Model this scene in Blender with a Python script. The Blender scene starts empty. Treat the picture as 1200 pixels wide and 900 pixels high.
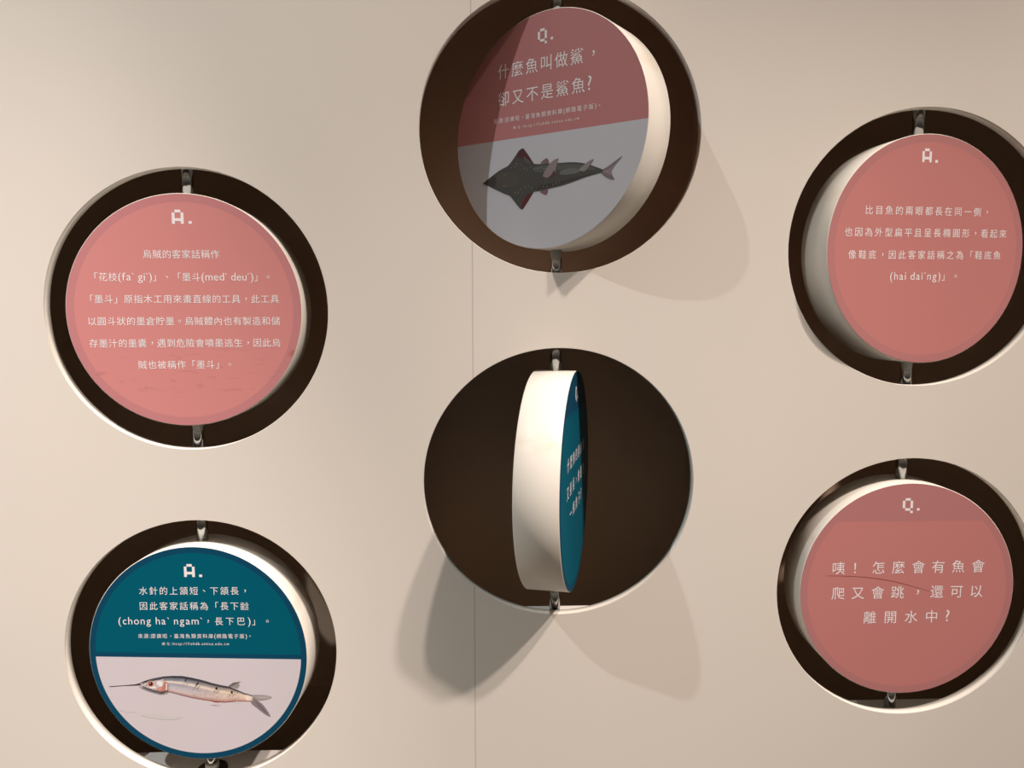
import bpy, bmesh, math, random
from mathutils import Matrix, Vector

SC = bpy.context.scene
COL = SC.collection
H0 = 1.50                      # height of the viewer's eye above the floor (m)

# ------------------------------------------------------------------ camera, world, lights, exposure
cam_data = bpy.data.cameras.new('camera')
cam_data.sensor_width = 36.0
cam_data.lens = 870.0 / 1200.0 * 36.0
cam_data.clip_start = 0.02
cam = bpy.data.objects.new('camera', cam_data)
COL.objects.link(cam)
cam.matrix_world = Matrix(((0.999569, 0.004282, -0.029056, 0.0),
                           (-0.029332, 0.095532, -0.994994, -0.8075),
                           (-0.001485, 0.995417, 0.095616, H0),
                           (0, 0, 0, 1)))
SC.camera = cam

SC.view_settings.view_transform = 'Standard'
SC.view_settings.look = 'None'
SC.view_settings.exposure = 0.0
SC.view_settings.gamma = 1.0
SC.view_settings.use_curve_mapping = False

world = bpy.data.worlds.new('gallery_ambient')
SC.world = world
world.use_nodes = True
wn = world.node_tree
bg = wn.nodes['Background']
tc = wn.nodes.new('ShaderNodeTexCoord')
sx = wn.nodes.new('ShaderNodeSeparateXYZ')
rmp = wn.nodes.new('ShaderNodeValToRGB')
mp = wn.nodes.new('ShaderNodeMapRange')
mp.inputs['From Min'].default_value = -1.0
wn.links.new(tc.outputs['Generated'], sx.inputs[0])
wn.links.new(sx.outputs['Z'], mp.inputs['Value'])
wn.links.new(mp.outputs[0], rmp.inputs[0])
rmp.color_ramp.elements[0].position = 0.40
rmp.color_ramp.elements[0].color = (0.17, 0.14, 0.11, 1)
rmp.color_ramp.elements[1].position = 0.85
rmp.color_ramp.elements[1].color = (1.0, 0.83, 0.66, 1)
wn.links.new(rmp.outputs[0], bg.inputs[0])
bg.inputs[1].default_value = 0.37


def spot(name, loc, aim, watts, color, radius, angle=75, blend=0.9):
    d = bpy.data.lights.new(name, 'SPOT')
    d.energy = watts
    d.color = color
    d.shadow_soft_size = radius
    d.spot_size = math.radians(angle)
    d.spot_blend = blend
    o = bpy.data.objects.new(name, d)
    COL.objects.link(o)
    o.location = loc
    o.rotation_euler = (Vector(aim) - Vector(loc)).to_track_quat('-Z', 'Y').to_euler()
    return o


# ceiling spotlights of the gallery: two on the right of the viewer, two on the left
spot('ceiling_spotlight', (1.217, -0.958, H0 + 1.603), (-0.008, 0, H0 - 2.6), 268, (1.0, 0.86, 0.768), 0.035, 61.0, 1.0)
spot('ceiling_spotlight', (0.917, -0.959, H0 + 1.613), (-2.0, 0, H0 - 2.6), 182, (1.0, 0.86, 0.768), 0.030, 61.0, 1.0)
spot('ceiling_spotlight', (-1.563, -1.087, H0 + 1.920), (-1.432, 0, H0 - 0.473), 150, (0.92, 0.97, 0.98), 0.020, 114.6, 1.0)
spot('ceiling_spotlight', (-0.380, -1.000, H0 + 2.200), (-0.63, 0, H0 - 1.0), 361, (1.0, 0.87, 0.80), 0.025, 24.8, 1.0)

# ------------------------------------------------------------------ materials
def srgb(r, g, b):
    f = lambda c: (c / 255 / 12.92) if c / 255 <= 0.04045 else ((c / 255 + 0.055) / 1.055) ** 2.4
    return (f(r), f(g), f(b), 1.0)


def new_mat(name, color, rough=0.5, metal=0.0, spec=0.5):
    m = bpy.data.materials.new(name)
    m.use_nodes = True
    b = m.node_tree.nodes['Principled BSDF']
    b.inputs['Base Color'].default_value = color
    b.inputs['Roughness'].default_value = rough
    b.inputs['Metallic'].default_value = metal
    b.inputs['Specular IOR Level'].default_value = spec
    return m


class NT:
    """small helper for node maths"""
    def __init__(self, m):
        self.t = m.node_tree
        self.b = self.t.nodes['Principled BSDF']
        self.obj = self.t.nodes.new('ShaderNodeTexCoord').outputs['Object']
        s = self.t.nodes.new('ShaderNodeSeparateXYZ')
        self.t.links.new(self.obj, s.inputs[0])
        self.x, self.y, self.z = s.outputs

    def _in(self, sock, v):
        if isinstance(v, (int, float)):
            sock.default_value = v
        elif isinstance(v, tuple):
            sock.default_value = v
        else:
            self.t.links.new(v, sock)

    def math(self, op, a, b=0.0, c=0.0):
        n = self.t.nodes.new('ShaderNodeMath')
        n.operation = op
        for i, v in enumerate((a, b, c)):
            self._in(n.inputs[i], v)
        return n.outputs[0]

    def mix(self, fac, a, b):
        n = self.t.nodes.new('ShaderNodeMix')
        n.data_type = 'RGBA'
        self._in(n.inputs[0], fac)
        self._in(n.inputs[6], a)
        self._in(n.inputs[7], b)
        return n.outputs[2]

    def noise(self, scale, detail=3.0, stretch=None, rough=0.5, off=(0, 0, 0)):
        v = self.obj
        if stretch:
            mpn = self.t.nodes.new('ShaderNodeMapping')
            mpn.inputs['Scale'].default_value = stretch
            mpn.inputs['Location'].default_value = off
            self.t.links.new(v, mpn.inputs[0])
            v = mpn.outputs[0]
        n = self.t.nodes.new('ShaderNodeTexNoise')
        n.inputs['Scale'].default_value = scale
        n.inputs['Detail'].default_value = detail
        n.inputs['Roughness'].default_value = rough
        self.t.links.new(v, n.inputs['Vector'])
        return n.outputs[0]

    def step(self, v, lo, hi):
        n = self.t.nodes.new('ShaderNodeMapRange')
        n.clamp = True
        self._in(n.inputs['Value'], v)
        n.inputs['From Min'].default_value = lo
        n.inputs['From Max'].default_value = hi
        return n.outputs[0]

    def radius(self, cx=0.0, cz=0.0):
        dx = self.math('SUBTRACT', self.x, cx)
        dz = self.math('SUBTRACT', self.z, cz)
        return self.math('SQRT', self.math('ADD', self.math('MULTIPLY', dx, dx), self.math('MULTIPLY', dz, dz)))

    def color(self, c):
        self.t.links.new(c, self.b.inputs['Base Color'])

    def bump(self, h, strength, dist=0.001):
        n = self.t.nodes.new('ShaderNodeBump')
        n.inputs['Strength'].default_value = strength
        n.inputs['Distance'].default_value = dist
        self.t.links.new(h, n.inputs['Height'])
        self.t.links.new(n.outputs[0], self.b.inputs['Normal'])


WALL_ALBEDO = (0.70, 0.655, 0.60, 1)
m_wall = new_mat('painted_board', WALL_ALBEDO, 0.55, spec=0.25)
n = NT(m_wall)
mott = n.step(n.noise(3.0, 4), 0.3, 0.7)
c = n.mix(mott, (0.69, 0.645, 0.59, 1), (0.715, 0.665, 0.605, 1))
# the joint between two boards runs straight down beside the middle holes
wob = n.math('MULTIPLY', n.math('SUBTRACT', n.noise(4.0, 2), 0.5), 0.0012)
dseam = n.math('ABSOLUTE', n.math('ADD', n.math('ADD', n.x, 0.0189), wob))
seam = n.math('SUBTRACT', 1.0, n.step(dseam, 0.0003, 0.0008))
c = n.mix(n.math('MULTIPLY', seam, 0.42), c, (0.20, 0.165, 0.13, 1))
# finger smudges close to the rims
smn = n.step(n.noise(26.0, 5, rough=0.7), 0.66, 0.78)
c = n.mix(n.math('MULTIPLY', smn, 0.10), c, (0.45, 0.30, 0.22, 1))
n.color(c)
n.bump(n.noise(220.0, 2), 0.04, 0.0004)

m_edge = new_mat('cut_board_edge', (0.76, 0.72, 0.65, 1), 0.5, spec=0.3)
m_gap = new_mat('laminate_gap', (0.30, 0.22, 0.16, 1), 0.8, spec=0.1)

m_back = new_mat('dark_brown_laminate', (0.10, 0.075, 0.055, 1), 0.22, spec=0.4)
n = NT(m_back)
n.color(n.mix(n.noise(6.0, 3), (0.54, 0.385, 0.27, 1), (0.60, 0.43, 0.305, 1)))

m_ledge = new_mat('white_board', (0.74, 0.71, 0.68, 1), 0.45, spec=0.3)
n = NT(m_ledge)
n.color(n.mix(n.noise(9.0, 4), (0.70, 0.67, 0.63, 1), (0.77, 0.74, 0.71, 1)))

m_rim = new_mat('cream_rim_paint', (0.80, 0.76, 0.69, 1), 0.42, spec=0.35)
n = NT(m_rim)
# grubby finger band where visitors push the disc
ang = n.math('ARCTAN2', n.z, n.x)
band = n.math('SUBTRACT', 1.0, n.step(n.math('ABSOLUTE', n.math('SUBTRACT', n.z, 0.058)), 0.002, 0.014))
grub = n.math('MULTIPLY', band, n.step(n.noise(60.0, 5, rough=0.65), 0.42, 0.62))
c = n.mix(n.noise(12.0, 3), (0.75, 0.715, 0.65, 1), (0.79, 0.75, 0.68, 1))
n.color(n.mix(n.math('MULTIPLY', grub, 0.30), c, (0.62, 0.47, 0.30, 1)))

m_chrome = new_mat('polished_steel', (0.42, 0.43, 0.43, 1), 0.10, metal=1.0)
n = NT(m_chrome)
n._in(n.b.inputs['Roughness'], n.math('ADD', 0.07, n.math('MULTIPLY', n.noise(40.0, 3), 0.10)))
m_black = new_mat('black_bearing', (0.015, 0.014, 0.013, 1), 0.45)
n = NT(m_black)
n.color(n.mix(n.step(n.math('SINE', n.math('MULTIPLY', n.math('SQRT', n.math('ADD', n.math('MULTIPLY', n.x, n.x), n.math('MULTIPLY', n.y, n.y))), 2600.0)), -0.2, 0.4), (0.008, 0.007, 0.006, 1), (0.05, 0.04, 0.03, 1)))
m_grey = new_mat('grey_collar', (0.30, 0.29, 0.27, 1), 0.4, metal=0.4)
n = NT(m_grey)
n.color(n.mix(n.noise(80.0, 2), (0.27, 0.26, 0.24, 1), (0.33, 0.32, 0.30, 1)))
m_collar = new_mat('light_collar', (0.62, 0.60, 0.57, 1), 0.35, metal=0.3)
n = NT(m_collar)
n.color(n.mix(n.noise(80.0, 2), (0.58, 0.56, 0.53, 1), (0.66, 0.64, 0.61, 1)))
m_letter = new_mat('white_ink', (0.84, 0.79, 0.81, 1), 0.5, spec=0.2)
n = NT(m_letter)
n.color(n.mix(n.noise(30.0, 2), (0.82, 0.77, 0.79, 1), (0.86, 0.81, 0.83, 1)))
m_scr = new_mat('scratch_red', (0.30, 0.07, 0.06, 1), 0.6, spec=0.2)
n = NT(m_scr)
n.color(n.mix(n.noise(90.0, 3), (0.26, 0.06, 0.05, 1), (0.40, 0.12, 0.10, 1)))

m_ink = new_mat('printed_photo', (1, 1, 1, 1), 0.45, spec=0.25)
va = m_ink.node_tree.nodes.new('ShaderNodeVertexColor')
va.layer_name = 'Ink'
nn = NT(m_ink)
nz = nn.math('ADD', 0.86, nn.math('MULTIPLY', nn.noise(700.0, 3), 0.28))
mulN = m_ink.node_tree.nodes.new('ShaderNodeMix')
mulN.data_type = 'RGBA'
mulN.blend_type = 'MULTIPLY'
mulN.inputs[0].default_value = 1.0
m_ink.node_tree.links.new(va.outputs[0], mulN.inputs[6])
m_ink.node_tree.links.new(nz, mulN.inputs[7])
nn.color(mulN.outputs[2])

PINK = (0.61, 0.245, 0.235, 1)
PINK_R = (0.52, 0.205, 0.195, 1)
PINK_RD = (0.45, 0.19, 0.19, 1)
PINK_D = (0.52, 0.215, 0.225, 1)
TEAL = (0.000, 0.097, 0.152, 1)
TEAL_D = (0.004, 0.058, 0.115, 1)
WHITE = (0.63, 0.58, 0.625, 1)


def face_mat(kind):
    m = new_mat('print_' + kind, PINK, 0.38, spec=0.15 if 'teal' in kind else 0.3)
    n = NT(m)
    r = n.radius()
    E = 0.0002
    if kind == 'plain_pink':
        c = n.mix(n.step(r, 0.1142 - E, 0.1142 + E), PINK_R, PINK_RD)
    elif kind in ('scuffed_pink',):
        c = n.mix(n.step(r, 0.1140 - E, 0.1140 + E), PINK, PINK_D)
        # scuffs along the lower right, faint dry streaks
        st = n.step(n.noise(30.0, 6, stretch=(1.2, 1, 5.5), rough=0.72, off=(0.13, 0, 0.21)), 0.56, 0.66)
        low = n.math('MULTIPLY', n.step(n.math('MULTIPLY', n.z, -1.0), 0.032, 0.05), n.step(n.math('MULTIPLY', n.z, -1.0), 0.098, 0.085))
        c = n.mix(n.math('MULTIPLY', n.math('MULTIPLY', st, low), 0.26), c, (0.22, 0.06, 0.05, 1))
        # rubbed spot of print on the right-hand edge
        rub = n.math('SUBTRACT', 1.0, n.step(n.math('ADD', n.radius(0.1135, -0.046), n.math('MULTIPLY', n.noise(120.0, 3), 0.006)), 0.006, 0.0095))
        c = n.mix(n.math('MULTIPLY', rub, 0.6), c, (0.36, 0.11, 0.09, 1))
    elif kind in ('banded_pink', 'banded_teal'):
        a, d = (PINK_R, PINK_RD) if kind == 'banded_pink' else (TEAL, TEAL_D)
        ring = n.step(r, 0.1147 - E, 0.1147 + E)
        top = n.step(n.z, 0.0795 - E, 0.0795 + E)
        c = n.mix(n.math('MAXIMUM', ring, top), a, d)
    elif kind == 'teal_white':
        ring = n.step(r, 0.1160 - E, 0.1160 + E)
        up = n.step(n.z, 0.0010 - E, 0.0010 + E)
        low = n.step(n.math('MULTIPLY', n.z, -1.0), 0.0042 - E, 0.0042 + E)
        dirt = n.step(n.noise(9.0, 4, rough=0.6), 0.45, 0.75)
        wcol = n.mix(n.math('MULTIPLY', dirt, 0.35), WHITE, (0.60, 0.53, 0.53, 1))
        c = n.mix(up, TEAL_D, TEAL)
        c = n.mix(low, c, wcol)
        c = n.mix(ring, c, TEAL_D)
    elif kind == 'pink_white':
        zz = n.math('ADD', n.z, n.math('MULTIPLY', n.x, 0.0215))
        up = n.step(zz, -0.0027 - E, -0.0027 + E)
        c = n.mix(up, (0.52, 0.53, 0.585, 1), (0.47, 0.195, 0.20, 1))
    n.color(c)
    n.bump(n.noise(300.0, 2), 0.02, 0.0003)
    return m


# ------------------------------------------------------------------ mesh helpers
def link(name, me, mats, parent=None):
    o = bpy.data.objects.new(name, me)
    COL.objects.link(o)
    for m in (mats if isinstance(mats, (list, tuple)) else [mats]):
        me.materials.append(m)
    if parent:
        o.parent = parent
    return o


def from_bm(name, bm, mats, parent=None, smooth=False):
    bmesh.ops.recalc_face_normals(bm, faces=bm.faces)
    me = bpy.data.meshes.new(name)
    bm.to_mesh(me)
    bm.free()
    if smooth:
        for p in me.polygons:
            p.use_smooth = True
    return link(name, me, mats, parent)


def lathe(bm, prof, axis='Y', seg=160, origin=(0, 0, 0), mats=None):
    """prof = [(radius, along)]; a closed surface of revolution about the axis"""
    ox, oy, oz = origin
    rings = []
    for (r, a) in prof:
        ring = []
        if r <= 1e-7:
            p = (ox, oy + a, oz) if axis == 'Y' else (ox, oy, oz + a)
            ring = [bm.verts.new(p)]
        else:
            for k in range(seg):
                t = 2 * math.pi * k / seg
                cx, sy = r * math.cos(t), r * math.sin(t)
                p = (ox + cx, oy + a, oz + sy) if axis == 'Y' else (ox + cx, oy + sy, oz + a)
                ring.append(bm.verts.new(p))
        rings.append(ring)
    for i in range(len(rings) - 1):
        A, B = rings[i], rings[i + 1]
        for k in range(seg):
            k2 = (k + 1) % seg
            if len(A) == 1 and len(B) == 1:
                continue
            if len(A) == 1:
                f = bm.faces.new((A[0], B[k], B[k2]))
            elif len(B) == 1:
                f = bm.faces.new((A[k], A[k2], B[0]))
            else:
                f = bm.faces.new((A[k], A[k2], B[k2], B[k]))
            if mats:
                f.material_index = mats[i]
            f.smooth = True
    return rings


def box(bm, x0, x1, y0, y1, z0, z1, bev=0.0):
    v = [bm.verts.new(p) for p in ((x0, y0, z0), (x1, y0, z0), (x1, y1, z0), (x0, y1, z0),
                                   (x0, y0, z1), (x1, y0, z1), (x1, y1, z1), (x0, y1, z1))]
    for q in ((0, 1, 2, 3), (4, 5, 6, 7), (0, 1, 5, 4), (1, 2, 6, 5), (2, 3, 7, 6), (3, 0, 4, 7)):
        bm.faces.new([v[i] for i in q])
    if bev:
        bmesh.ops.bevel(bm, geom=list(bm.edges), offset=bev, segments=2, affect='EDGES', profile=0.5)


def structure(o, label, cat):
    o['kind'] = 'structure'
    o['label'] = label
    o['category'] = cat
    return o


# ------------------------------------------------------------------ the wall and what is behind it
R_HOLE = 0.150
T_WALL = 0.0120
COLX = (-0.32438, 0.07546, 0.47420)
HOLES = {'squid': (0, 0.00265), 'halfbeak': (0, -0.37667),
         'ray': (1, 0.19274), 'edge_on': (1, -0.18848),
         'sole': (2, 0.06893), 'mudskipper': (2, -0.31336)}
XE = (-1.5, (COLX[0] + COLX[1]) / 2, (COLX[1] + COLX[2]) / 2, 1.5)
ZLOW, ZHIGH = 0.0, 2.75


def wall_cell(bm, x0, x1, z0, z1, cx, cz):
    """one rectangle of the wall with a round hole; front face at y=0, board 12 mm thick"""
    angs = set(round(2 * math.pi * k / 200, 6) for k in range(200))
    for px, pz in ((x0, z0), (x1, z0), (x1, z1), (x0, z1)):
        angs.add(round(math.atan2(pz - cz, px - cx) % (2 * math.pi), 6))
    angs = sorted(angs)
    def edge(t):
        c, s = math.cos(t), math.sin(t)
        k = min((x1 - cx) / c if c > 1e-9 else ((x0 - cx) / c if c < -1e-9 else 1e9),
                (z1 - cz) / s if s > 1e-9 else ((z0 - cz) / s if s < -1e-9 else 1e9))
        return cx + c * k, cz + s * k
    prof = [(R_HOLE + 0.0004, 0.0), (R_HOLE, 0.0005), (R_HOLE, 0.0011), (R_HOLE + 0.0008, 0.0012),
            (R_HOLE + 0.0008, 0.0016), (R_HOLE + 0.0001, 0.0018), (R_HOLE + 0.0001, T_WALL)]
    mat_i = [0, 0, 2, 2, 1, 1]
    outer_f, outer_b, rings = [], [], [[] for _ in prof]
    for t in angs:
        ex, ez = edge(t)
        outer_f.append(bm.verts.new((ex, 0.0, ez)))
        outer_b.append(bm.verts.new((ex, T_WALL, ez)))
        for j, (r, d) in enumerate(prof):
            rings[j].append(bm.verts.new((cx + r * math.cos(t), d, cz + r * math.sin(t))))
    N = len(angs)
    for k in range(N):
        k2 = (k + 1) % N
        bm.faces.new((outer_f[k], outer_f[k2], rings[0][k2], rings[0][k]))
        f = bm.faces.new((outer_b[k2], outer_b[k], rings[-1][k], rings[-1][k2]))
        f.material_index = 1
        for j in range(len(prof) - 1):
            f = bm.faces.new((rings[j][k], rings[j][k2], rings[j + 1][k2], rings[j + 1][k]))
            f.material_index = mat_i[j]
            f.smooth = j >= 4


bm = bmesh.new()
for ci in range(3):
    zs = sorted((H0 + z, k) for k, (c_, z) in HOLES.items() if c_ == ci)
    mid = (zs[0][0] + zs[1][0]) / 2
    wall_cell(bm, XE[ci], XE[ci + 1], ZLOW, mid, COLX[ci], zs[0][0])
    wall_cell(bm, XE[ci], XE[ci + 1], mid, ZHIGH, COLX[ci], zs[1][0])
me = bpy.data.meshes.new('wall_back')
bm.normal_update()
bm.to_mesh(me)
bm.free()
wall = link('wall_back', me, [m_wall, m_edge, m_gap])
structure(wall, 'off-white painted board wall with six round holes', 'wall')

BACK = 0.2150
bm = bmesh.new()
box(bm, -1.5, 1.5, BACK, BACK + 0.018, 0.0, ZHIGH)
structure(from_bm('wall_recess', bm, m_back), 'dark brown glossy panel seen through the round holes', 'wall')

bm = bmesh.new()
box(bm, -3.0, 3.0, -4.0, 0.183, -0.03, 0.0)
m_floor = new_mat('grey_floor', (0.16, 0.15, 0.14, 1), 0.4)
n = NT(m_floor)
n.color(n.mix(n.noise(5.0, 4), (0.14, 0.13, 0.12, 1), (0.19, 0.18, 0.165, 1)))
structure(from_bm('floor', bm, m_floor), 'grey gallery floor below the wall', 'floor')

LEDGE = {'squid': (0.30, 0.06), 'halfbeak': (0.385, 0.02), 'ray': (0.30, 0.06),
         'edge_on': (0.30, 0.06), 'sole': (0.30, 0.06), 'mudskipper': (0.30, 0.053)}
TRIM_N = 0
for k, (ci, z) in HOLES.items():
    dep, dl = LEDGE[k]
    zb = H0 + z - R_HOLE * (1 + dl)
    zt = H0 + z + R_HOLE * 1.06
    for z0, z1 in ((zb - 0.015, zb), (zt, zt + 0.015)):
        TRIM_N += 1
        bm = bmesh.new()
        box(bm, COLX[ci] - 0.185, COLX[ci] + 0.185, T_WALL, BACK if (k == 'edge_on' and z0 == zt) else R_HOLE * dep, z0, z1)  # edge_on top ledge extended to full depth to block light from the hole above
        structure(from_bm('trim_%d' % TRIM_N, bm, m_ledge), 'white ledge board behind the wall carrying a disc axle', 'ledge')

TRIM_N += 1
bm = bmesh.new()
box(bm, COLX[0] - 0.2, COLX[0] + 0.2, BACK - 0.004, BACK, H0 - 0.5459, H0 - 0.5264, 0.0015)
structure(from_bm('trim_%d' % TRIM_N, bm, m_back), 'dark brown rail on the recess panel behind the lower left disc', 'rail')

TRIM_N += 1
bm = bmesh.new()
box(bm, 0.2745, 0.2865, T_WALL, BACK, H0 - 0.9, H0 + 0.6)  # added out of view to keep stray light off the middle recess
structure(from_bm('trim_%d' % TRIM_N, bm, m_back), 'dark upright light-blocking divider added unseen behind the wall between the middle and right-hand holes', 'divider')
TRIM_N += 1
bm = bmesh.new()
box(bm, -0.1305, -0.1185, T_WALL, BACK, H0 - 0.9, H0 + 0.6)  # unseen board added to stop middle-hole light reaching the left recess
structure(from_bm('trim_%d' % TRIM_N, bm, m_back), 'dark upright light-blocking divider added unseen behind the wall between the left-hand and middle holes', 'divider')

# ------------------------------------------------------------------ lettering
GLYPH = {}


def glyph(ch):
    """outline of one character as (verts, faces, ink box) in em units"""
    if ch in GLYPH:
        return GLYPH[ch]
    if ch == '\ue000':                       # a rare character: the tooth radical with another beside it
        vs, fs = [], []
        for part, sx, ox in (('齒', 0.52, 0.0), ('含', 0.50, 0.49)):
            v0, f0, _, _ = glyph(part)
            base = len(vs)
            vs += [(x * sx + ox, y) for x, y in v0]
            fs += [tuple(base + i for i in f) for f in f0]
        xs = [v[0] for v in vs]
        GLYPH[ch] = (vs, fs, min(xs), max(xs))
        return GLYPH[ch]
    cu = bpy.data.curves.new('glyph', 'FONT')
    cu.body = ch
    cu.resolution_u = 3
    ob = bpy.data.objects.new('glyph', cu)
    COL.objects.link(ob)
    dg = bpy.context.evaluated_depsgraph_get()
    dg.update()
    me = bpy.data.meshes.new_from_object(ob.evaluated_get(dg))
    k = 1.0 if ord(ch) > 0x2000 else 1.22       # the alphabet is set larger than the characters
    vs = [(v.co.x * k, v.co.y * k) for v in me.vertices]
    fs = [tuple(p.vertices) for p in me.polygons]
    bpy.data.objects.remove(ob)
    bpy.data.meshes.remove(me)
    bpy.data.curves.remove(cu)
    xs = [v[0] for v in vs] or [0]
    GLYPH[ch] = (vs, fs, min(xs), max(xs))
    return GLYPH[ch]


WIDE = lambda ch: ord(ch) > 0x2000
PUNCT = '，。、'


def layout(text, em, gap):
    """list of (char, pen x) and the ink limits"""
    pen, out, lo, hi = 0.0, [], 1e9, -1e9
    for ch in text:
        if ch == ' ':
            pen += 0.3 * em + gap * 0.3
            continue
        vs, fs, a, b = glyph(ch)
        if WIDE(ch):
            off = 0.31 if ch in PUNCT else 0.0
            x = pen + off * em
            adv = em
        else:
            x = pen - a * em + 0.04 * em
            adv = (b - a + 0.10) * em
        out.append((ch, x))
        lo, hi = min(lo, x + a * em), max(hi, x + b * em)
        pen += adv + gap * (1.0 if WIDE(ch) else 0.35)
    return out, lo, hi


def text_mesh(name, text, u0, u1, v, em, parent, slope=0.0, y=-0.00012, bold=0.0):
    """one printed line: ink from u0 to u1 (mm on the face), centred on height v (mm)"""
    em_, u0, u1, v = em / 1000, u0 / 1000, u1 / 1000, v / 1000
    _, a0, b0 = layout(text, em_, 0.0)
    _, a1, b1 = layout(text, em_, 0.001)
    w0, w1 = b0 - a0, b1 - a1
    gap = ((u1 - u0) - w0) / (w1 - w0) * 0.001
    chars, lo, hi = layout(text, em_, gap)
    verts, faces = [], []
    for ch, x in chars:
        vs, fs, a, b = glyph(ch)
        dy = 0.30 if ch in PUNCT else 0.0
        base = len(verts)
        for (px, py) in vs:
            uu = u0 + x + px * em_ - lo
            vv = v + (py - 0.38 + dy) * em_
            verts.append((uu, y, vv + slope * (uu - (u0 + u1) / 2)))
        faces += [tuple(base + i for i in f) for f in fs]
    me = bpy.data.meshes.new(name)
    me.from_pydata(verts, [], faces)
    me.update()
    return link(name, me, m_letter, parent)


def pixel_mesh(name, cells, u0, v0, cw, chh, parent, slope=0.0, y=-0.00012):
    """blocky letter drawn from cells (col, row, cols, rows), mm"""
    bm = bmesh.new()
    for (c_, r_, w_, h_) in cells:
        q = []
        for (a, b) in ((c_, r_), (c_ + w_, r_), (c_ + w_, r_ + h_), (c_, r_ + h_)):
            uu, vv = (u0 + a * cw) / 1000, (v0 - b * chh) / 1000
            q.append(bm.verts.new((uu, y, vv + slope * uu)))
        bm.faces.new(q)
    return from_bm(name, bm, m_letter, parent)


LET_A = [(1, 0, 2, 1), (0, 1, 1, 4), (3, 1, 1, 4), (1, 3, 2, 1), (5.6, 4, 1.1, 1)]
LET_Q = [(1, 0, 2, 1), (0, 1, 1, 3), (3, 1, 1, 3), (1, 4, 2, 1), (3, 5, 1, 1), (5.6, 4, 1, 1)]

# ------------------------------------------------------------------ printed fish
SHARK = {'body': [[-85.3, -45.8], [-81.1, -43.4], [-67.5, -36.8], [-59.8, -33.4], [-48.9, -30.5], [-44.1, -26.6], [-39.1, -21.7], [-33.8, -15.8], [-29.5, -13.8], [-27.2, -14.1], [-24.3, -17.5], [-20.0, -22.8], [-15.7, -28.7], [-13.1, -32.4], [-4.7, -33.4], [8.6, -34.3], [20.0, -35.2], [29.7, -35.8], [39.2, -36.8], [48.5, -38.6], [57.8, -41.8], [65.4, -45.0], [70.6, -47.1], [73.6, -48.7], [70.7, -51.3], [63.9, -51.9], [51.7, -53.6], [39.3, -56.2], [23.4, -59.1], [7.1, -60.5], [-6.3, -61.9], [-13.1, -61.5], [-16.5, -65.9], [-20.8, -71.0], [-25.1, -76.1], [-28.6, -79.6], [-31.2, -78.7], [-35.6, -74.5], [-40.9, -68.4], [-45.4, -63.6], [-48.1, -62.2], [-55.3, -59.4], [-62.6, -55.9], [-69.0, -53.2], [-77.4, -48.8]],
         'tail': [[70.7, -48.4], [74.4, -47.3], [80.3, -44.8], [86.8, -41.2], [91.8, -38.7], [94.7, -37.2], [94.0, -39.0], [89.0, -43.4], [84.7, -47.9], [82.5, -51.4], [83.3, -54.6], [86.6, -59.7], [83.4, -59.6], [77.5, -57.1], [72.2, -53.3], [70.2, -51.2]],
         'd1': [[-2.1, -46.4], [2.0, -40.2], [7.0, -34.8], [13.5, -31.0], [19.2, -30.1], [18.4, -32.9], [15.5, -38.5], [14.4, -44.9], [16.1, -47.5], [4.6, -49.2]],
         'd1s': [[4.6, -49.2], [9.5, -46.4], [13.2, -41.8], [14.4, -44.9], [16.1, -47.5]],
         'pt': [[-5.5, -32.9], [-1.3, -29.8], [3.6, -27.9], [5.6, -30.0], [7.3, -34.4]],
         'd2': [[43.1, -45.6], [48.5, -41.7], [56.2, -37.5], [62.3, -35.9], [60.8, -38.7], [56.2, -43.3], [50.9, -47.8]],
         'pb': [[-6.3, -62.1], [-2.9, -64.5], [3.0, -67.3], [5.1, -64.6], [5.9, -60.7]],
         'r1': [[-37.3, -22.0], [-32.9, -16.4], [-29.5, -14.4], [-27.2, -14.7], [-20.0, -23.5], [-13.8, -32.0], [-20.0, -29.5], [-28.6, -24.4]],
         'r2': [[-13.4, -61.7], [-20.8, -70.7], [-28.3, -79.0], [-30.7, -77.9], [-29.5, -72.2], [-22.5, -64.0]],
         'hi': [[20.1, -43.6], [32.9, -41.8], [45.5, -44.6], [43.9, -48.3], [29.8, -48.6], [20.1, -47.6]],
         'hd': [[-66.2, -38.0], [-55.2, -35.7], [-37.4, -39.8], [-32.1, -45.9], [-37.4, -52.2], [-55.3, -54.5], [-66.2, -51.3]],
         'dots': [[-44.1, -32.6], [-39.1, -32.4], [-36.5, -29.6], [-30.3, -31.3], [-26.5, -35.3], [-22.0, -37.2], [-17.4, -35.0], [-13.1, -37.4], [-8.0, -37.7], [-3.3, -37.2], [0.4, -38.7], [-24.3, -55.6], [-19.9, -54.7], [-15.6, -57.1], [-10.0, -57.4], [-5.8, -56.9], [-0.4, -57.1], [4.3, -57.7], [2.1, -52.9], [12.0, -56.7], [16.1, -56.1], [20.2, -55.5], [-38.3, -60.4], [-33.9, -60.8], [-28.9, -61.7], [-31.2, -57.6]]}
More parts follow.
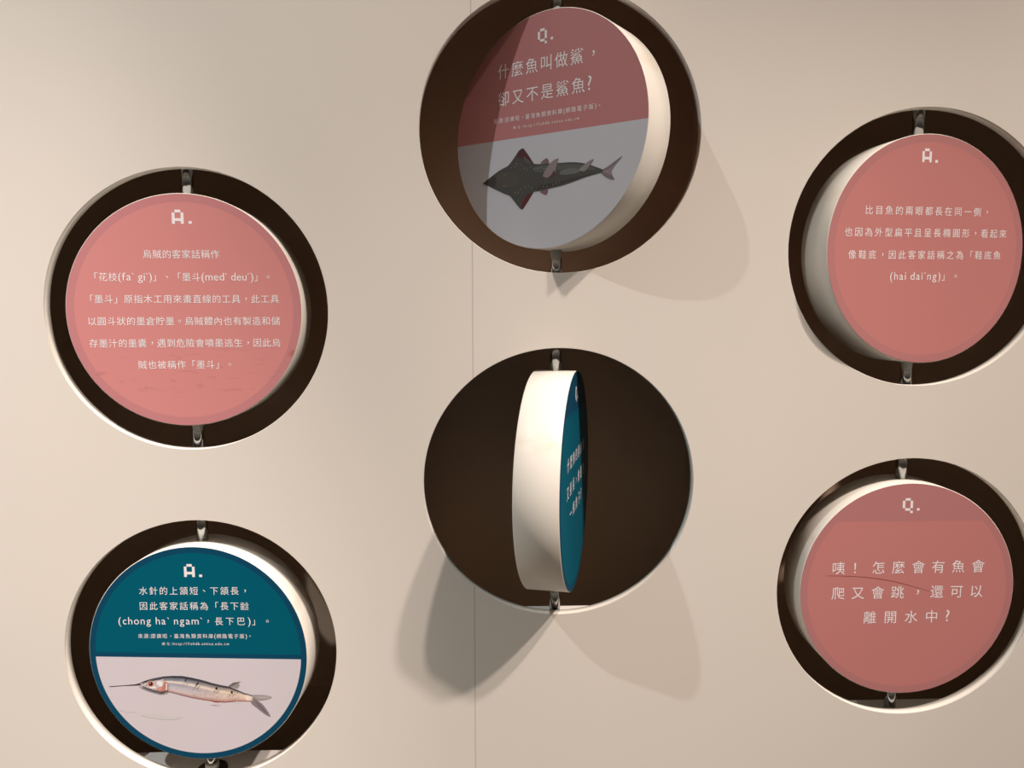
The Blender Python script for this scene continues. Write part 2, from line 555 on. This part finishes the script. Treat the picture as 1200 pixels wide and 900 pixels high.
HALF = {'beak': [[-102.7, -39.2], [-102.2, -38.7], [-87.0, -37.4], [-73.3, -36.0], [-65.9, -34.1], [-63.6, -36.6], [-71.4, -37.4], [-86.1, -38.1], [-100.8, -39.5]],
        'top': [[-66.3, -33.6], [-63.4, -32.4], [-55.4, -29.7], [-47.6, -27.8], [-39.7, -26.2], [-30.0, -25.4], [-18.4, -25.4], [-7.8, -27.2], [4.7, -30.0], [16.4, -33.5], [27.0, -35.7], [34.8, -37.1], [41.8, -40.0], [50.5, -44.0], [60.1, -46.6]],
        'bot': [[-66.4, -35.6], [-63.6, -37.1], [-56.0, -40.5], [-48.3, -42.4], [-40.5, -43.3], [-30.9, -45.1], [-19.4, -48.2], [-8.8, -50.7], [3.7, -52.8], [15.6, -54.4], [26.2, -55.5], [34.2, -54.9], [41.3, -54.1], [50.2, -53.7], [59.8, -54.1]],
        'dorsal': [[33.1, -36.3], [38.6, -32.3], [47.5, -30.8], [44.7, -33.1], [46.3, -34.9], [43.6, -39.1]],
        'tail1': [[58.5, -46.2], [70.8, -45.9], [78.7, -46.9], [83.1, -48.9], [75.0, -51.8], [66.1, -52.9], [60.5, -50.5]],
        'tail2': [[60.5, -48.5], [66.1, -52.9], [71.3, -56.9], [76.4, -64.2], [80.5, -71.9], [74.4, -69.3], [65.8, -62.5], [57.2, -55.1]],
        'gill': [[-38.5, -31.2], [-34.7, -32.1], [-35.2, -36.6], [-37.1, -42.2], [-42.5, -43.2], [-47.3, -42.6], [-46.1, -38.3], [-40.8, -37.7]],
        'cheek': [[-46.8, -31.3], [-42.8, -30.3], [-40.0, -32.2], [-40.7, -37.2], [-44.1, -36.8], [-46.9, -34.8]],
        'sp': [[-0.4, -31.1], [1.2, -31.9], [-2.4, -36.3], [-3.4, -35.2]],
        'sp2': [[19.8, -36.2], [22.0, -36.7], [21.2, -40.3], [19.0, -39.6]],
        'sp3': [[36.5, -40.5], [39.1, -41.4], [38.5, -44.6], [36.4, -43.7]],
        'anal': [[39.5, -54.2], [46.6, -53.9], [42.9, -57.4]],
        'smear1': [[-94.3, -64.7], [-83.6, -65.0], [-72.9, -66.8], [-75.0, -69.9], [-92.5, -67.7]],
        'smear2': [[-66.2, -69.3], [-53.5, -69.5], [-34.1, -71.7], [-17.6, -73.0], [-29.5, -77.2], [-48.9, -76.5], [-68.3, -73.3]]}


class Ink:
    """flat printed picture: coloured polygons stacked a few hundredths of a millimetre apart"""
    def __init__(self):
        self.v, self.f, self.c, self.layer = [], [], [], 0

    def poly(self, pts, col, smooth=1):
        pts = [tuple(p) for p in pts]
        for _ in range(smooth):                      # round the traced outline
            q = []
            for i, p in enumerate(pts):
                a, b = pts[i - 1], pts[(i + 1) % len(pts)]
                q.append((p[0] * .8 + a[0] * .2, p[1] * .8 + a[1] * .2))
                q.append((p[0] * .8 + b[0] * .2, p[1] * .8 + b[1] * .2))
            pts = q
        self.layer += 1
        y = -0.00030 - 0.000012 * self.layer
        base = len(self.v)
        self.v += [(p[0] / 1000, y, p[1] / 1000) for p in pts]
        from mathutils.geometry import tessellate_polygon
        for t in tessellate_polygon([[Vector((p[0], p[1], 0)) for p in pts]]):
            self.f.append(tuple(base + i for i in t))
            self.c.append([col] * 3)

    def dot(self, u, v, r, col, n=12):
        self.poly([(u + r * math.cos(2 * math.pi * k / n), v + r * math.sin(2 * math.pi * k / n)) for k in range(n)], col, 0)

    def strip(self, top, bot, rows, rear):
        """body between two outlines; rows = [(fraction from the top, colour)], turning into the colours of rear towards the tail"""
        self.layer += 1
        y = -0.00030 - 0.000012 * self.layer
        base, nr = len(self.v), len(rows)
        for t, b in zip(top, bot):
            for (fr, col) in rows:
                self.v.append(((t[0] + (b[0] - t[0]) * fr) / 1000, y, (t[1] + (b[1] - t[1]) * fr) / 1000))
        for i in range(len(top) - 1):
            for j in range(nr - 1):
                a = base + i * nr + j
                self.f.append((a, a + 1, a + 1 + nr, a + nr))
                def col(ii, jj):
                    w = min(max((ii / (len(top) - 1) - 0.45) / 0.33, 0.0), 1.0)
                    return tuple(p * (1 - w) + q * w for p, q in zip(rows[jj][1], rear[jj]))
                self.c.append([col(i, j), col(i, j + 1), col(i + 1, j + 1), col(i + 1, j)])

    def build(self, name, parent):
        me = bpy.data.meshes.new(name)
        me.from_pydata(self.v, [], self.f)
        ca = me.color_attributes.new('Ink', 'FLOAT_COLOR', 'CORNER')
        i = 0
        for cs in self.c:
            for col in cs:
                ca.data[i].color = (col[0], col[1], col[2], 1)
                i += 1
        return link(name, me, m_ink, parent)


def L(r, g, b):
    return srgb(r, g, b)[:3]


def ray_picture(parent):
    p = Ink()
    p.poly(SHARK['pt'], L(120, 100, 105))
    p.poly(SHARK['pb'], L(125, 95, 105))
    p.poly(SHARK['tail'], L(118, 108, 116))
    p.poly([[71, -49.5], [78, -49], [84, -46], [92, -39.5], [84.5, -47.6], [82, -51.5], [83, -55], [80, -54]], L(140, 126, 134))
    p.poly(SHARK['body'], L(74, 74, 72))
    p.poly(SHARK['hd'], L(80, 77, 73))
    p.poly([[-85.0, -45.8], [-67.5, -37.6], [-64.5, -45.5], [-68.0, -52.4], [-77.4, -48.6]], L(62, 58, 58))
    p.poly([[-13, -34.5], [20, -36.5], [48, -40], [68, -47.5], [48, -46], [20, -42], [-13, -42]], L(88, 90, 90))
    p.poly([[-13, -60], [20, -57.5], [48, -52.8], [68, -50.2], [45, -52], [15, -55], [-13, -55.5]], L(62, 60, 58))
    p.poly(SHARK['hi'], L(104, 106, 106))
    p.poly(SHARK['r1'], L(82, 48, 52))
    p.poly(SHARK['r2'], L(92, 44, 48))
    p.poly([[-28, -22], [-22, -26], [-15, -32], [-24, -30]], L(92, 86, 84))
    p.poly(SHARK['d1'], L(138, 126, 130))
    p.poly(SHARK['d1s'], L(88, 56, 62))
    p.poly(SHARK['d2'], L(134, 128, 130))
    p.poly([[-57, -40], [-52, -38.4], [-50, -40.5], [-54, -42]], L(92, 88, 83))
    p.poly([[-57, -52], [-52, -53.2], [-50, -51], [-54, -49.8]], L(92, 88, 83))
    for i, (u, v) in enumerate(SHARK['dots']):
        p.dot(u, v, 0.5 if i % 3 else 0.38, L(158, 162, 158), 8)
    return p.build('fish_picture', parent)


def half_picture(parent):
    p = Ink()
    p.poly(HALF['smear1'], L(206, 200, 202), 2)
    p.poly(HALF['smear2'], L(203, 198, 199), 2)
    p.poly(HALF['anal'], L(205, 205, 200))
    p.poly(HALF['beak'], L(78, 62, 72), 0)
    p.poly(HALF['dorsal'], L(150, 142, 140), 0)
    p.poly([[33.1, -36.3], [38.6, -32.3], [47.5, -30.8], [44.0, -33.0], [37.0, -36.6]], L(110, 102, 100), 0)
    p.poly(HALF['tail1'], L(158, 150, 150))
    p.poly(HALF['tail2'], L(132, 122, 126))
    p.poly([[62, -48.5], [76, -48], [82, -49], [70, -50.5]], L(182, 172, 170))
    p.poly([[61, -51], [70, -59], [78, -69.5], [68, -62]], L(112, 102, 108))
    rows = [(0.0, L(52, 52, 58)), (0.10, L(66, 68, 78)), (0.17, L(132, 134, 144)), (0.27, L(150, 152, 162)),
            (0.33, L(222, 208, 196)), (0.40, L(224, 210, 200)), (0.46, L(160, 158, 170)), (0.66, L(190, 184, 192)),
            (0.84, L(205, 190, 190)), (0.93, L(188, 152, 148)), (1.0, L(146, 108, 104))]
    rear = [L(58, 54, 56), L(84, 76, 74), L(168, 152, 144), L(206, 188, 176), L(228, 208, 190), L(232, 212, 192), L(222, 200, 182),
            L(222, 196, 180), L(208, 176, 162), L(190, 138, 128), L(150, 96, 90)]
    p.strip(HALF['top'], HALF['bot'], rows, rear)
    p.poly([[52, -46], [57, -47.2], [58.5, -50], [57, -53], [52, -52.5]], L(236, 218, 206))
    # scales as small rows of lighter flecks
    rnd = random.Random(4)
    for i in range(110):
        s = rnd.uniform(0.3, 0.93)
        u = -33 + s * 84
        k = [j for j in range(len(HALF['top']) - 1) if HALF['top'][j][0] <= u <= HALF['top'][j + 1][0]][0]
        a, b = HALF['top'][k], HALF['top'][k + 1]
        w = (u - a[0]) / (b[0] - a[0])
        t = a[1] + w * (b[1] - a[1])
        a, b = HALF['bot'][k], HALF['bot'][k + 1]
        bt = a[1] + w * (b[1] - a[1])
        v = t + (bt - t) * rnd.uniform(0.45, 0.85)
        g = rnd.choice((150, 170, 215, 225))
        p.poly([[u - .7, v], [u, v + .28], [u + .7, v], [u, v - .28]], L(g, g - 6, g - 4), 0)
    for i in range(34):                               # ticks of the dark back
        u = -42 + i * 2.6
        k = [j for j in range(len(HALF['top']) - 1) if HALF['top'][j][0] <= u <= HALF['top'][j + 1][0]][0]
        a, b = HALF['top'][k], HALF['top'][k + 1]
        t = a[1] + (u - a[0]) / (b[0] - a[0]) * (b[1] - a[1])
        hgt = rnd.uniform(1.6, 3.6)
        p.poly([[u, t - .2], [u + 1.2, t - .3], [u + .5, t - hgt]], L(66, 66, 74), 0)
    # head
    p.poly([[-66.2, -34.6], [-62, -32.4], [-55, -30.2], [-48, -28.6], [-40, -27.2], [-38, -33], [-42, -42], [-50, -41.6], [-58, -39], [-63.6, -36.6]], L(196, 182, 182))
    p.poly([[-66.2, -34.0], [-62, -32.2], [-55, -29.9], [-48, -28.0], [-40, -26.6], [-40, -28.6], [-48, -30.2], [-56, -31.6], [-62, -34.0]], L(84, 80, 88))
    p.poly(HALF['cheek'], L(232, 226, 228))
    p.poly(HALF['gill'], L(186, 124, 112))
    p.poly([[-46, -38.5], [-42, -38], [-41, -41], [-45, -42]], L(214, 150, 136))
    p.poly([[-37, -33], [-35, -34], [-35.5, -41], [-37.5, -42], [-36.8, -37]], L(226, 206, 200))
    p.poly([[-56, -38], [-50, -37], [-47, -37.5], [-50, -39.4], [-55, -39]], L(240, 234, 236))
    p.dot(-53.9, -34.1, 3.6, L(214, 176, 160), 18)
    p.dot(-53.9, -34.1, 3.0, L(170, 96, 78), 18)
    p.dot(-53.7, -34.0, 2.0, L(26, 20, 24), 16)
    p.dot(-54.4, -33.3, 0.55, L(235, 230, 232), 8)
    p.dot(-60.5, -34.6, 0.7, L(236, 232, 236), 8)
    p.dot(-59.0, -36.0, 0.6, L(150, 110, 108), 8)
    for k in ('sp', 'sp2', 'sp3'):
        p.poly(HALF[k], L(58, 48, 50))
    p.poly([[-14, -27.5], [-12.5, -28.5], [-14.5, -31.5], [-15.5, -30.5]], L(62, 62, 70))
    p.poly([[14, -53.2], [20, -53.6], [24, -55.0], [17, -54.6]], L(150, 66, 58))
    return p.build('fish_picture', parent)


# ------------------------------------------------------------------ the turning discs
R_DISC, HALF_T, AXIS_Y = 0.12321, 0.02334, 0.02038
R_AX = 0.0062
GROUP = 'turning quiz discs in the wall holes'


def make_disc(key, theta, face_kind, label, dx, dz):
    ci, z = HOLES[key]
    cx, cz = COLX[ci] + dx, H0 + z + dz
    root = bpy.data.objects.new('quiz_disc', None)
    root.empty_display_size = 0.05
    COL.objects.link(root)
    dep, dl = LEDGE[key]
    zb = H0 + z - R_HOLE * (1 + dl)          # top of the ledge the axle stands on
    zt = H0 + z + R_HOLE * 1.06
    root.location = (cx, AXIS_Y, zb)
    root.rotation_euler = (0, 0, math.radians(theta))
    root['label'] = label
    root['category'] = 'sign'
    root['group'] = GROUP
    up = cz - zb
    # cream hoop
    bm = bmesh.new()
    lathe(bm, [(R_DISC - 0.004, -HALF_T + 0.001), (R_DISC - 0.0012, -HALF_T), (R_DISC - 0.0005, -HALF_T), (R_DISC, -HALF_T + 0.0005),
               (R_DISC, HALF_T - 0.0005), (R_DISC - 0.0005, HALF_T), (R_DISC - 0.0012, HALF_T), (R_DISC - 0.004, HALF_T - 0.001)], 'Y', 200)
    rim = from_bm('rim', bm, m_rim, root)
    for p in rim.data.polygons:
        p.use_smooth = abs(p.normal.y) < 0.3
    rim.location = (0, 0, up)
    # printed fronts and backs: discs of board with the print on the outer side
    def board(name, mat, sgn):
        bm = bmesh.new()
        r = R_DISC - 0.0007
        y0, y1 = sgn * (0.0002), sgn * -0.0025
        lathe(bm, [(0.0, y0), (r, y0), (r, y1), (0.0, y1)], 'Y', 200)
        o = from_bm(name, bm, mat, root)
        for p in o.data.polygons:
            p.use_smooth = False
        return o
    face = board('printed_face', face_mat(face_kind), -1)
    face.location = (0, -HALF_T, up)
    bk = board('back_face', MB[face_kind], 1)
    bk.location = (0, HALF_T, up)
    # axle stubs, one above and one below
    for a, b in ((0.0, up - R_DISC + 0.0012), (up + R_DISC - 0.0012, zt - zb)):
        bm = bmesh.new()
        lathe(bm, [(0.0, a), (R_AX, a), (R_AX, b), (0.0, b)], 'Z', 40)
        ax = from_bm('axle', bm, m_chrome, root)
        for p in ax.data.polygons:
            p.use_smooth = abs(p.normal.z) < 0.5
        if a == 0.0 and key == 'halfbeak':
            bm = bmesh.new()
            lathe(bm, [(R_AX, 0.0002), (0.0165, 0.0002), (0.0172, 0.001), (0.0168, 0.0024), (0.0100, 0.0030), (R_AX, 0.0030)], 'Z', 48)
            from_bm('bearing', bm, m_black, ax)
            bm = bmesh.new()
            lathe(bm, [(R_AX, 0.0030), (R_AX + 0.0016, 0.0031), (R_AX + 0.0016, 0.0085), (R_AX, 0.0090)], 'Z', 40)
            from_bm('collar', bm, m_collar, ax)
        elif a == 0.0 and key == 'edge_on':
            bm = bmesh.new()
            lathe(bm, [(R_AX, 0.0002), (0.0095, 0.0002), (0.0095, 0.0016), (R_AX, 0.0018)], 'Z', 48)
            from_bm('collar', bm, m_grey, ax)
    return root, face


def pink_back(name, col):
    m = new_mat(name, col, 0.4, spec=0.3)
    n = NT(m)
    n.color(n.mix(n.step(n.radius(), 0.1140, 0.1144), col, tuple(x * 0.8 for x in col[:3]) + (1,)))
    return m


mb_pink = pink_back('back_print_pink', PINK)
mb_teal = pink_back('back_print_teal', TEAL)
MB = {'scuffed_pink': mb_pink, 'plain_pink': mb_pink, 'banded_pink': mb_pink, 'pink_white': mb_pink,
      'banded_teal': mb_teal, 'teal_white': mb_teal}

Y0 = -0.00035     # lettering sits just proud of the face plane

# squid disc
r_, f_ = make_disc('squid', 1.37, 'scuffed_pink', 'pink answer disc headed A with six lines of text and scuff marks', -0.00133, -0.00034)
pixel_mesh('lettering', LET_A, -9.1, 106.0, 3.05, 2.95, f_, y=Y0)
for t, u0, u1, v in (('烏賊的客家話稱作', -40.5, 38.5, 59.8), ('「花枝(fa` gi`)」、「墨斗(med` deu´)」。', -91.4, 90.3, 35.9),
                     ('「墨斗」原指木工用來畫直線的工具，此工具', -97.0, 99.3, 12.7), ('以圓斗狀的墨倉貯墨。烏賊體內也有製造和儲', -100.4, 99.6, -10.7),
                     ('存墨汁的墨囊，遇到危險會噴墨逃生，因此烏', -100.6, 99.4, -34.1), ('賊也被稱作「墨斗」。', -51.0, 46.6, -57.2)):
    text_mesh('lettering', t, u0, u1, v, 9.7, f_, y=Y0)

# halfbeak disc
r_, f_ = make_disc('halfbeak', -3.55, 'teal_white', 'teal and white answer disc with a silvery long-beaked fish picture', -0.00133, -0.00166)
pixel_mesh('lettering', LET_A, -11.3, 103.4, 3.0, 2.92, f_, y=Y0)
for t, u0, u1, v, em in (('水針的上頷短、下頷長，', -62.7, 57.0, 73.0, 9.9), ('因此客家話稱為「長下\ue000', -62.9, 59.6, 55.7, 9.9),
                         ('(chong ha` ngam`，長下巴)」。', -87.9, 81.3, 38.3, 9.9), ('來源:邵廣昭，臺灣魚類資料庫(網路電子版)。', -66.5, 60.6, 21.1, 5.6),
                         ('網址:http://fishdb.sinica.edu.tw', -39.9, 36.0, 12.2, 3.7)):
    text_mesh('lettering', t, u0, u1, v, em, f_, y=Y0, slope=0.011)
half_picture(f_)

# ray disc
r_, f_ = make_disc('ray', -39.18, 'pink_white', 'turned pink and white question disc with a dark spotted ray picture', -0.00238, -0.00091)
pixel_mesh('lettering', LET_Q, -8.4, 105.4, 2.95, 2.65, f_, y=Y0, slope=-0.034)
for t, u0, u1, v, em in (('什麼魚叫做鯊，', -62.2, 61.9, 69.9, 16.9), ('卻又不是鯊魚?', -62.3, 58.4, 40.9, 16.9),
                         ('來源:邵廣昭，臺灣魚類資料庫(網路電子版)。', -68.4, 68.8, 17.9, 6.0), ('網址:http://fishdb.sinica.edu.tw', -41.3, 44.0, 8.2, 3.7)):
    text_mesh('lettering', t, u0, u1, v, em, f_, y=Y0, slope=-0.033)
ray_picture(f_)

# edge-on disc
r_, f_ = make_disc('edge_on', 76.04, 'banded_teal', 'cream-rimmed disc turned edge-on showing a sliver of teal print', -0.00238, 0.00078)
pixel_mesh('lettering', LET_Q, -9.0, 106.0, 3.05, 2.95, f_, y=Y0)
for t, u0, u1, v in (('什麼魚的身體像', -70, 76, 28.5), ('又長長，像是在', -72, 76, -0.8), ('一條魚子?', -48.4, 50.4, -28.0)):
    text_mesh('lettering', t, u0, u1, v, 16.0, f_, y=Y0)

# sole disc
r_, f_ = make_disc('sole', 10.19, 'plain_pink', 'clean pink answer disc headed A with four lines of text', -0.00176, -0.00165)
pixel_mesh('lettering', LET_A, -13.0, 107.4, 2.95, 2.9, f_, y=Y0)
for t, u0, u1, v in (('比目魚的兩眼都長在同一側，', -79.0, 74.0, 41.6), ('也因為外型扁平且呈長橢圓形，看起來', -103.0, 100.0, 18.4),
                     ('像鞋底，因此客家話稱之為「鞋底魚', -97.5, 94.0, -5.3), ('(hai dai´ng)」。', -45.6, 38.5, -28.4)):
    text_mesh('lettering', t, u0, u1, v, 10.1, f_, y=Y0, slope=0.009)

# mudskipper disc
r_, f_ = make_disc('mudskipper', 0.0, 'banded_pink', 'pink question disc headed Q with a darker top band and three text lines', -0.00176, -0.00064)
pixel_mesh('lettering', LET_Q, -9.9, 106.0, 2.95, 2.88, f_, y=Y0)
for t, u0, u1, v in (('咦！怎麼會有魚會', -86.8, 88.2, 26.2), ('爬又會跳，還可以', -86.8, 87.6, -3.0), ('離開水中?', -48.6, 50.7, -32.0)):
    text_mesh('lettering', t, u0, u1, v, 15.8, f_, y=Y0, slope=0.004)
bm = bmesh.new()
pts = [(-93.0, 17.5), (-78, 17.1), (-62.5, 16.4), (-48, 15.2), (-33.5, 13.3), (-18, 10.4), (-3.1, 6.6), (12, 2.3), (27.0, -2.5)]
prev = None
for i, (u, v) in enumerate(pts):
    w = 0.28 * (1 - abs(i / (len(pts) - 1) - 0.5))
    q = (bm.verts.new((u / 1000, Y0 - 0.0001, (v + w) / 1000)), bm.verts.new((u / 1000, Y0 - 0.0001, (v - w) / 1000)))
    if prev:
        bm.faces.new((prev[0], prev[1], q[1], q[0]))
    prev = q
from_bm('scratch', bm, m_scr, f_)
